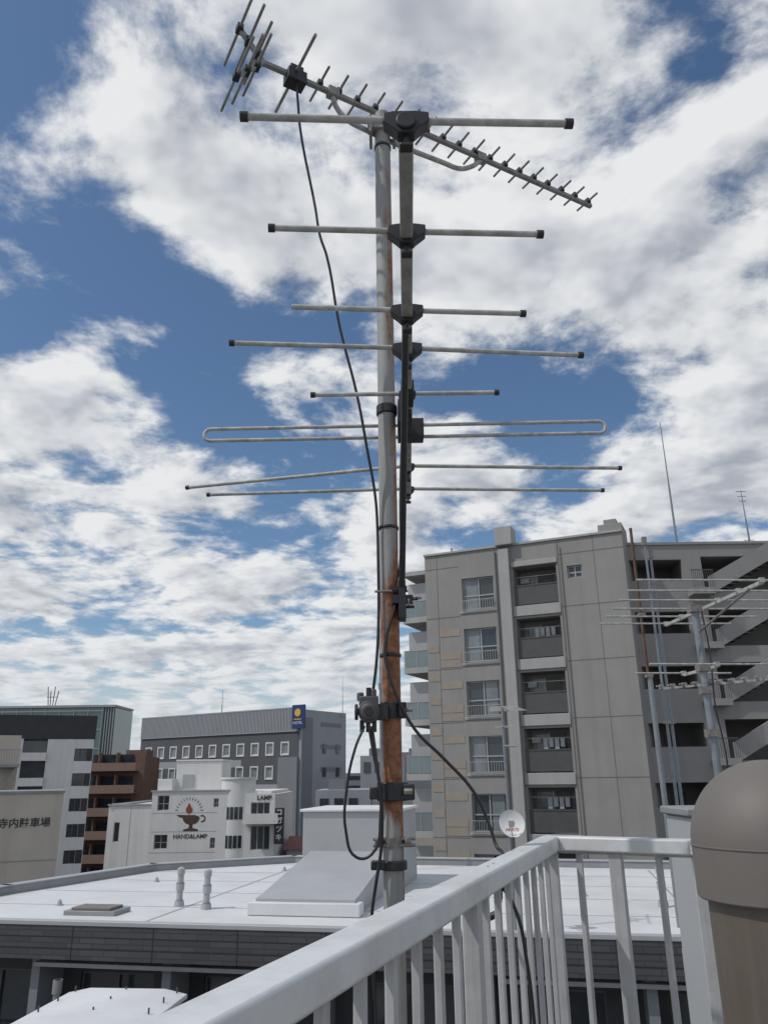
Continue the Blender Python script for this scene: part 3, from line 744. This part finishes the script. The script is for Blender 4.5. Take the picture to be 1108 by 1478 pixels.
g = G().revolve([(1.05,GROUND),(1.05,-.12)], (7.75,.95,0), 40).revolve([(1.12,-.118),(1.12,0)], (7.75,.95,0), 40); g.obj("rounded_tower", 'white', hl)
ops2 = [(8.75,9.9,-2.35,-1.45),(8.8,9.95,-4.1,-2.75)]
G().wall(8.4,10.2,GROUND,-.95,-.25,0,ops2).obj("right_wall", 'white', hl, smooth=False)
G().box(8.4,10.2,.002,9,GROUND,-1.0).obj("right_core", 'white', hl, smooth=False)
gl, fr = G(), G(); fill_windows(ops, gl, fr, .15, 1, .04, True); fill_windows(ops2, gl, fr, -.1, 2, .05)
fill_windows([(.4,.75,-3.6,-2.5)], gl, fr, .5, 0, .04)
for z in (-2.0,-3.6):
    for a in range(-120,-60,15):
        t0, t1 = R(a), R(a+12); cx, cy = 7.75, .95
        k = len(gl.v); rr2 = 1.07
        gl.v += [(cx+rr2*math.cos(t),cy+rr2*math.sin(t),zz) for t in (t0,t1) for zz in (z-.4,z+.3)]; gl.f.append((k,k+2,k+3,k+1))
gl.obj("window_glass", 'glass', hl); fr.obj("window_frames", 'frame', hl)
g = G().box(8.45,10.5,-1.1,-.26,-2.62,-2.5).box(8.45,10.5,-1.1,-1.05,-2.49,-2.05); g.obj("balcony", 'white', hl)
text("lamp_sign", "LAMP", (9.55,-.27,-1.2), .36, 'textdark', hl, .012, bold=.006)
LX = 5.15
lg = G()
body = [(LX-.75,-2.22),(LX-.45,-2.30)] + [(LX+.5*math.cos(R(a)),-2.30+.36*math.sin(R(a))) for a in range(180,361,15)] + [(LX+.5,-2.22),(LX+.2,-2.12),(LX-.3,-2.12),(LX-.9,-2.10)]
lg.xz(body,-.012,-.004)
lg.xz([(LX-.1,-2.64),(LX+.1,-2.64),(LX+.12,-2.85),(LX+.45,-2.93),(LX+.45,-3.02),(LX-.45,-3.02),(LX-.45,-2.93),(LX-.12,-2.85)],-.012,-.004)
for i in range(10):
    t0, t1 = R(-110+i*24), R(-110+(i+1)*24); c = (LX+.66,-2.33)
    lg.xz([(c[0]+.13*math.cos(t0),c[1]+.13*math.sin(t0)),(c[0]+.21*math.cos(t0),c[1]+.21*math.sin(t0)),(c[0]+.21*math.cos(t1),c[1]+.21*math.sin(t1)),(c[0]+.13*math.cos(t1),c[1]+.13*math.sin(t1))],-.012,-.004)
for i in range(13):
    t = R(8+i*13.6); c = (LX-.15,-1.95)
    d = Vector((math.cos(t),math.sin(t))); n_ = Vector((-d.y,d.x))*.018
    p, q = Vector(c)+d*.68, Vector(c)+d*.84
    lg.xz([tuple(p-n_),tuple(p+n_),tuple(q+n_),tuple(q-n_)],-.012,-.004)
lg.obj("lamp_mural", 'logo', hl, smooth=False)
fl = G().xz([(LX-.15,-2.08),(LX-.33,-1.95),(LX-.36,-1.78),(LX-.24,-1.60),(LX-.2,-1.42),(LX-.08,-1.55),(LX-.05,-1.66),(LX+.06,-1.78),(LX+.05,-1.93)],-.012,-.004)
fl.obj("flame_mural", 'flame', hl, smooth=False)
text("mural_lettering", "HAND&LAMP", (LX,-.012,-3.32), .34, 'logo', hl, .006, bold=.004)
vs = empty("vertical_shop_sign", (-6.45,49.3,0))
G().box(-.28,.28,-.1,.15,-3.75,-1.75).obj("board", 'black', vs, bevel=.03)
for i, ch in enumerate("コガツキ"): text("character", ch, (0,-.115,-2.02-.46*i), .40, 'textwhite', vs, .01, bold=.006)
G().box(-.3,.0,.15,.25,-3.5,-3.4).box(-.3,.0,.15,.25,-2.2,-2.1).obj("brackets", 'railing_dk', vs)
aw = empty("red_roof_house", (-4.9,52,0))
G().box(-1.4,1.6,0,6,GROUND,-4.2).obj("walls", 'panel', aw); G().yz([(-.4,-4.25),(3,-3.7),(6.4,-4.25)],-1.6,1.8).obj("roof", 'darkred', aw)

# ================================================================== BEIGE CAR-PARK BUILDING (left)
def off(corner, L_, rz_): return (corner[0]-L_*math.cos(rz_), corner[1]-L_*math.sin(rz_), 0)
rb = R(22)
bg = empty("beige_parking_building", off((-15.75,40), 8.05, rb), rb)
G().box(0,8.05,0,6,GROUND,-.62).obj("walls", 'beige', bg, smooth=False)
G().box(-.05,8.10,-.06,6,-.618,-.50).obj("coping", 'coping', bg)
text("wall_lettering", "寺内駐車場", (6.45,-.01,-1.95), .46, 'textdark', bg, .006, bold=.008)
G().box(3.8,3.86,-.02,-.001,GROUND,-.63).box(0,8,-.02,-.001,-3.6,-3.57).obj("wall_joints", 'coping', bg)
sb = empty("cream_apartment_house", off((-25.0,55), 5.6, R(25)), R(25))
ops = [(x,x+1.3,1.4-2.8*k-1.3,1.4-2.8*k) for k in range(4) for x in (.6,2.3)]
G().wall(0,5.6,GROUND,2.9,0,.25,ops).obj("walls", 'beige', sb, smooth=False); G().box(0,5.6,.26,6,GROUND,2.85).obj("core", 'beige', sb, smooth=False)
gl, fr = G(), G(); fill_windows(ops, gl, fr, .15); gl.obj("window_glass", 'glass', sb); fr.obj("window_frames", 'frame', sb)
g = G()
for k in range(4):
    z0 = 1.0-2.8*k
    g.box(3.9,5.7,-1.1,-.002,z0-.18,z0); g.box(3.9,5.7,-1.1,-1.06,z0+.9,z0+.95); g.xz([(4.0,z0-2.8),(5.6,z0),(5.6,z0-.25),(4.0,z0-3.05)],-1.0,-.1)
    for i in range(12): g.box(3.9+i*.155,3.93+i*.155,-1.1,-1.07,z0,z0+.9)
g.obj("outside_stair", 'coping', sb)

# ================================================================== BLACK AND WHITE BUILDING
bw = empty("black_and_white_building", off((-30.9,85), 13.1, R(20.5)), R(20.5))
ops = [(11.3,12.4,3.05-2.45*k-1.25,3.05-2.45*k) for k in range(7)]
G().wall(8.6,13.1,GROUND,4.0,0,.3,ops).obj("white_wall", 'white', bw, smooth=False)
G().box(2,13.2,-.03,8,4.002,6.4).obj("black_crown", 'black', bw)
G().box(2,13.08,.31,7.9,GROUND,3.99).obj("core", 'hotel_dk', bw, smooth=False)
gl, fr = G(), G(); fill_windows(ops, gl, fr, .15, 1, .08); gl.obj("window_glass", 'glass', bw); fr.obj("window_frames", 'railing_dk', bw)
g = G()
for k in range(7):
    z0 = 3.0-2.45*k
    g.box(2,8.59,-.6,.3,z0-1.15,z0-.35)
g.box(6.0,6.3,-.62,.3,GROUND,4.0)
g.obj("balcony_parapets", 'white', bw)
g = G()
for k in range(7): g.box(2.3,8.55,.2,.305,3.0-2.45*k-.3,3.0-2.45*k+.8)
g.obj("balcony_glazing", 'glass', bw)
g = G()
for k in range(7): g.box(12.42,13.05,-.02,-.002,3.05-2.45*k-1.25,3.05-2.45*k)
g.obj("dark_panels", 'black', bw)

# ================================================================== BROWN APARTMENTS
bn = empty("brown_brick_apartments", (-40,105,0))
G().box(0,8.6,.3,7,GROUND,2.7).obj("walls", 'brown', bn, smooth=False)
g = G(); g2 = G(); g3 = G()
for k in range(7):
    z0 = 2.1-2.7*k
    g.box(.8,7.9,-1.2,.29,z0-1.15,z0-1.1); g.box(.8,7.9,-1.2,-1.05,z0-1.1,z0-.15)
    g2.box(1.5,7.2,.22,.298,z0-1.0,z0+.9); g3.box(2.9,3.1,-.9,.21,z0-1.05,z0+1.1); g3.box(5.2,5.4,-.9,.21,z0-1.05,z0+1.1)
g.obj("balconies", 'brown_lt', bn); g2.obj("balcony_doors", 'glass', bn); g3.obj("party_walls", 'brown', bn)
G().box(5.5,8.2,2,5,2.7,3.6).obj("lift_house", 'brown', bn)

# ================================================================== GREEN GLASS OFFICE
go = empty("green_glass_office", (-70,140,0))
G().box(0,20,0,10,GROUND,11.9).obj("glass_body", 'green', go)
g = G().box(-.2,22.3,-.2,10,12.0,12.4)
for i in range(9): g.box(i*2.5,i*2.5+.12,-.15,-.01,GROUND,11.9)
for k in range(10): g.box(0,20,-.12,-.02,11.3-3.2*k,11.5-3.2*k)
for i in range(5): g.box(20.1+i*.45,20.25+i*.45,0,.2,GROUND,12.0)
g.obj("mullions_and_roof_frame", 'hotel_lt', go)
G().box(20.02,22.2,.3,10,GROUND,11.9).obj("side_bay", 'green', go)
e = empty("rooftop_antenna_rack", (-59.5,141,12.4))
g = G()
for x in (-1,-.4,.3,1): g.cyl((x*.6,0,0),(x,0,3.0+.4*math.sin(x*5)),.08,n=6)
g.box(-1,1,-.05,.05,1.5,1.6); g.obj("rack", 'railing_dk', e)

# ================================================================== DISTANT CITY
random.seed(11)
cols = ['hotel_lt','white','beige','hotel_mid','apt','brown_lt']
parts = {c: G() for c in cols}; wn = G()
spec = [(-3.2,96,5,9,2.2,'hotel_lt'),(-.6,120,4,9,3.2,'apt'),(1.8,88,3.2,8,1.9,'hotel_mid'),(4.5,110,5,8,3.0,'apt'),(-6.5,74,5,8,-1.2,'hotel_lt'),(-1.2,70,4,8,-2.0,'apt'),(2.2,66,4,6,-2.6,'beige')]
for x, y, w, d, zt, c in spec:
    parts[c].box(x, x+w, y, y+d, GROUND, zt); parts['hotel_mid'].box(x+w*.2,x+w*.5,y+2,y+4,zt,zt+.9)
    for k in range(5):
        for i in range(int(w/1.3)): wn.box(x+.4+i*1.3, x+1.2+i*1.3, y-.05, y-.003, zt-1.9-2.9*k, zt-.7-2.9*k)
for i in range(260):
    y = random.uniform(130, 650); x = random.uniform(-1.0, 1.0)*y*.95; w = random.uniform(8,20); d = random.uniform(8,16)
    if -75 < x < -3 and y < 165: continue
    zt = random.uniform(-10, 2.0) if random.random() < .9 else random.uniform(2, 8)
    c = random.choice(cols); parts[c].box(x,x+w,y,y+d,GROUND,zt)
    if y < 400:
        for k in range(int((zt+14)/3)):
            wn.box(x+.6,x+w-.6,y-.05,y-.004,zt-2.2-3*k,zt-.9-3*k)
for sx in (-1, 1):
    for i in range(14):
        y = 10+i*9; x = sx*(34+random.uniform(0,14)) if sx < 0 else 40+random.uniform(0,10)
        if sx < 0 and y > 30: x -= 32
        c = random.choice(cols); zt = random.uniform(-9,-2); w = random.uniform(7,8.5)
        parts[c].box(x,x+10,y,y+w,GROUND,zt)
dc = empty("distant_city_buildings")
for c, g in parts.items(): g.obj("blocks_"+c, c, dc, smooth=False)
wn.obj("window_strips", 'glass', dc, smooth=False)

# ================================================================== SKY
world = bpy.data.worlds.new("World"); scene.world = world; world.use_nodes = True
nt = world.node_tree; N = nt.nodes; L = nt.links; N.clear()
sun_dir = Vector((-.55,-.22,.80)).normalized()
el = math.asin(sun_dir.z); az = math.atan2(sun_dir.x, sun_dir.y)
out = N.new("ShaderNodeOutputWorld"); bgn = N.new("ShaderNodeBackground"); bgn.inputs["Strength"].default_value = 0.1
L.new(bgn.outputs[0], out.inputs[0])
sky = N.new("ShaderNodeTexSky"); sky.sky_type = 'NISHITA'; sky.sun_disc = False
sky.sun_elevation = el; sky.sun_rotation = az % (2*math.pi); sky.air_density = 1.0; sky.dust_density = 0.8; sky.ozone_density = 2.0
def math_(op, a, b=None, c=None, clamp=False):
    n = N.new("ShaderNodeMath"); n.operation = op; n.use_clamp = clamp
    for i, x in enumerate((a, b, c)):
        if x is None: continue
        if isinstance(x, (int, float)): n.inputs[i].default_value = x
        else: L.new(x, n.inputs[i])
    return n.outputs[0]
def vmath(op, a, b=None):
    n = N.new("ShaderNodeVectorMath"); n.operation = op
    for i, x in enumerate((a, b)):
        if x is None: continue
        if isinstance(x, (tuple, Vector)): n.inputs[i].default_value = x
        else: L.new(x, n.inputs[i])
    return n
def maprange(v, a, b, c, d, smooth=True):
    n = N.new("ShaderNodeMapRange"); n.interpolation_type = 'SMOOTHSTEP' if smooth else 'LINEAR'
    L.new(v, n.inputs["Value"]); n.inputs["From Min"].default_value = a; n.inputs["From Max"].default_value = b
    n.inputs["To Min"].default_value = c; n.inputs["To Max"].default_value = d; return n.outputs["Result"]
tc = N.new("ShaderNodeTexCoord"); dirn = vmath('NORMALIZE', tc.outputs["Generated"]).outputs[0]
sp = N.new("ShaderNodeSeparateXYZ"); L.new(dirn, sp.inputs[0])
zc = math_('ADD', math_('MAXIMUM', sp.outputs[2], 0.0), 0.16)
cx = N.new("ShaderNodeCombineXYZ")
L.new(math_('DIVIDE', sp.outputs[0], zc), cx.inputs[0]); L.new(math_('DIVIDE', sp.outputs[1], zc), cx.inputs[1])
Pp = cx.outputs[0]
def noise(vec, scale, detail, rough, dist=0.0):
    n = N.new("ShaderNodeTexNoise"); L.new(vec, n.inputs["Vector"]); n.inputs["Scale"].default_value = scale
    n.inputs["Detail"].default_value = detail; n.inputs["Roughness"].default_value = rough; n.inputs["Distortion"].default_value = dist
    return n.outputs["Fac"]
OX, OY = 3.1, 7.4
P0 = vmath('ADD', Pp, (OX, OY, 0.0)).outputs[0]
P1 = vmath('ADD', Pp, (OX-.06, OY-.045, 0.0)).outputs[0]
n0 = noise(P0, 3.0, 9, .60, .15); n1 = noise(P1, 3.0, 4, .60, .15)
blobs = [((-.154,.872,.464),10,-.13),((-.268,.793,.541),6,-.08),((-.397,.712,.577),6,-.04),((-.354,.599,.717),10,-.12),
         ((.175,.805,.568),4,-.06),((.213,.872,.443),6,-.10),((.289,.609,.739),6,-.05),((.36,.67,.66),4,-.04),
         ((-.01,.69,.725),14,.17),((.157,.703,.694),10,.08),((-.277,.7,.659),6,.08),((-.357,.800,.482),5,.12),((.40,.78,.48),9,.10)]
bias = None
for c, rad, k in blobs:
    dt = vmath('DOT_PRODUCT', dirn, Vector(c).normalized()).outputs["Value"]
    v = maprange(dt, math.cos(R(rad*1.5)), math.cos(R(rad*.2)), 0, k)
    bias = v if bias is None else math_('ADD', bias, v)
lowb = maprange(sp.outputs[2], .46, .30, 0, .10)
bias = math_('ADD', bias, lowb)
dens_raw = math_('ADD', math_('MULTIPLY_ADD', n0, 1.45, -.210), bias)
dens = maprange(dens_raw, .42, .62, 0, 1)
thick = maprange(dens_raw, .62, .90, 0, 1)
lit = math_('MULTIPLY_ADD', math_('SUBTRACT', n0, n1), 3.6, .80)
lit = math_('SUBTRACT', lit, math_('MULTIPLY', thick, .50))
lit = math_('MAXIMUM', math_('MINIMUM', lit, 1.0), 0.0)
cr = N.new("ShaderNodeValToRGB"); L.new(lit, cr.inputs["Fac"])
e = cr.color_ramp.elements
e[0].position = 0.0; e[0].color = (.36,.39,.44,1); e[1].position = 1.0; e[1].color = (.90,.91,.92,1)
k = e.new(.35); k.color = (.48,.51,.565,1); k = e.new(.65); k.color = (.69,.715,.75,1)
cl = vmath('SCALE', cr.outputs["Color"]); cl.inputs["Scale"].default_value = 9.2
tint = vmath('MULTIPLY', sky.outputs["Color"], (.80,.93,1.0)).outputs[0]
mx = N.new("ShaderNodeMix"); mx.data_type = 'RGBA'
L.new(math_('MULTIPLY', dens, .97), mx.inputs[0]); L.new(tint, mx.inputs[6]); L.new(cl.outputs[0], mx.inputs[7])
hz = N.new("ShaderNodeMix"); hz.data_type = 'RGBA'
L.new(maprange(sp.outputs[2], .20, .0, 0, .75), hz.inputs[0]); L.new(mx.outputs[2], hz.inputs[6]); hz.inputs[7].default_value = (6.3,6.8,7.2,1)
L.new(hz.outputs[2], bgn.inputs["Color"])

# ================================================================== SUN
sl_ = bpy.data.lights.new("sun", 'SUN'); sl_.energy = 2.2; sl_.angle = R(.7); sl_.color = (1,.97,.93)
so = bpy.data.objects.new("sun", sl_); so.rotation_euler = (-sun_dir).to_track_quat('-Z','Y').to_euler(); so.location = (-20,-10,40)
scene.collection.objects.link(so)

# ================================================================== CAMERA
cam = bpy.data.cameras.new("camera"); cam.sensor_fit = 'VERTICAL'; cam.sensor_height = 24; cam.lens = 24*1116/1478
cam.clip_start = .05; cam.clip_end = 6000
co = bpy.data.objects.new("camera", cam); scene.collection.objects.link(co)
co.matrix_world = Matrix.Rotation(R(90+18.8),4,'X') @ Matrix.Rotation(-.0135,4,'Z')
scene.camera = co
scene.view_settings.view_transform = 'Standard'; scene.view_settings.look = 'None'; scene.view_settings.exposure = 0
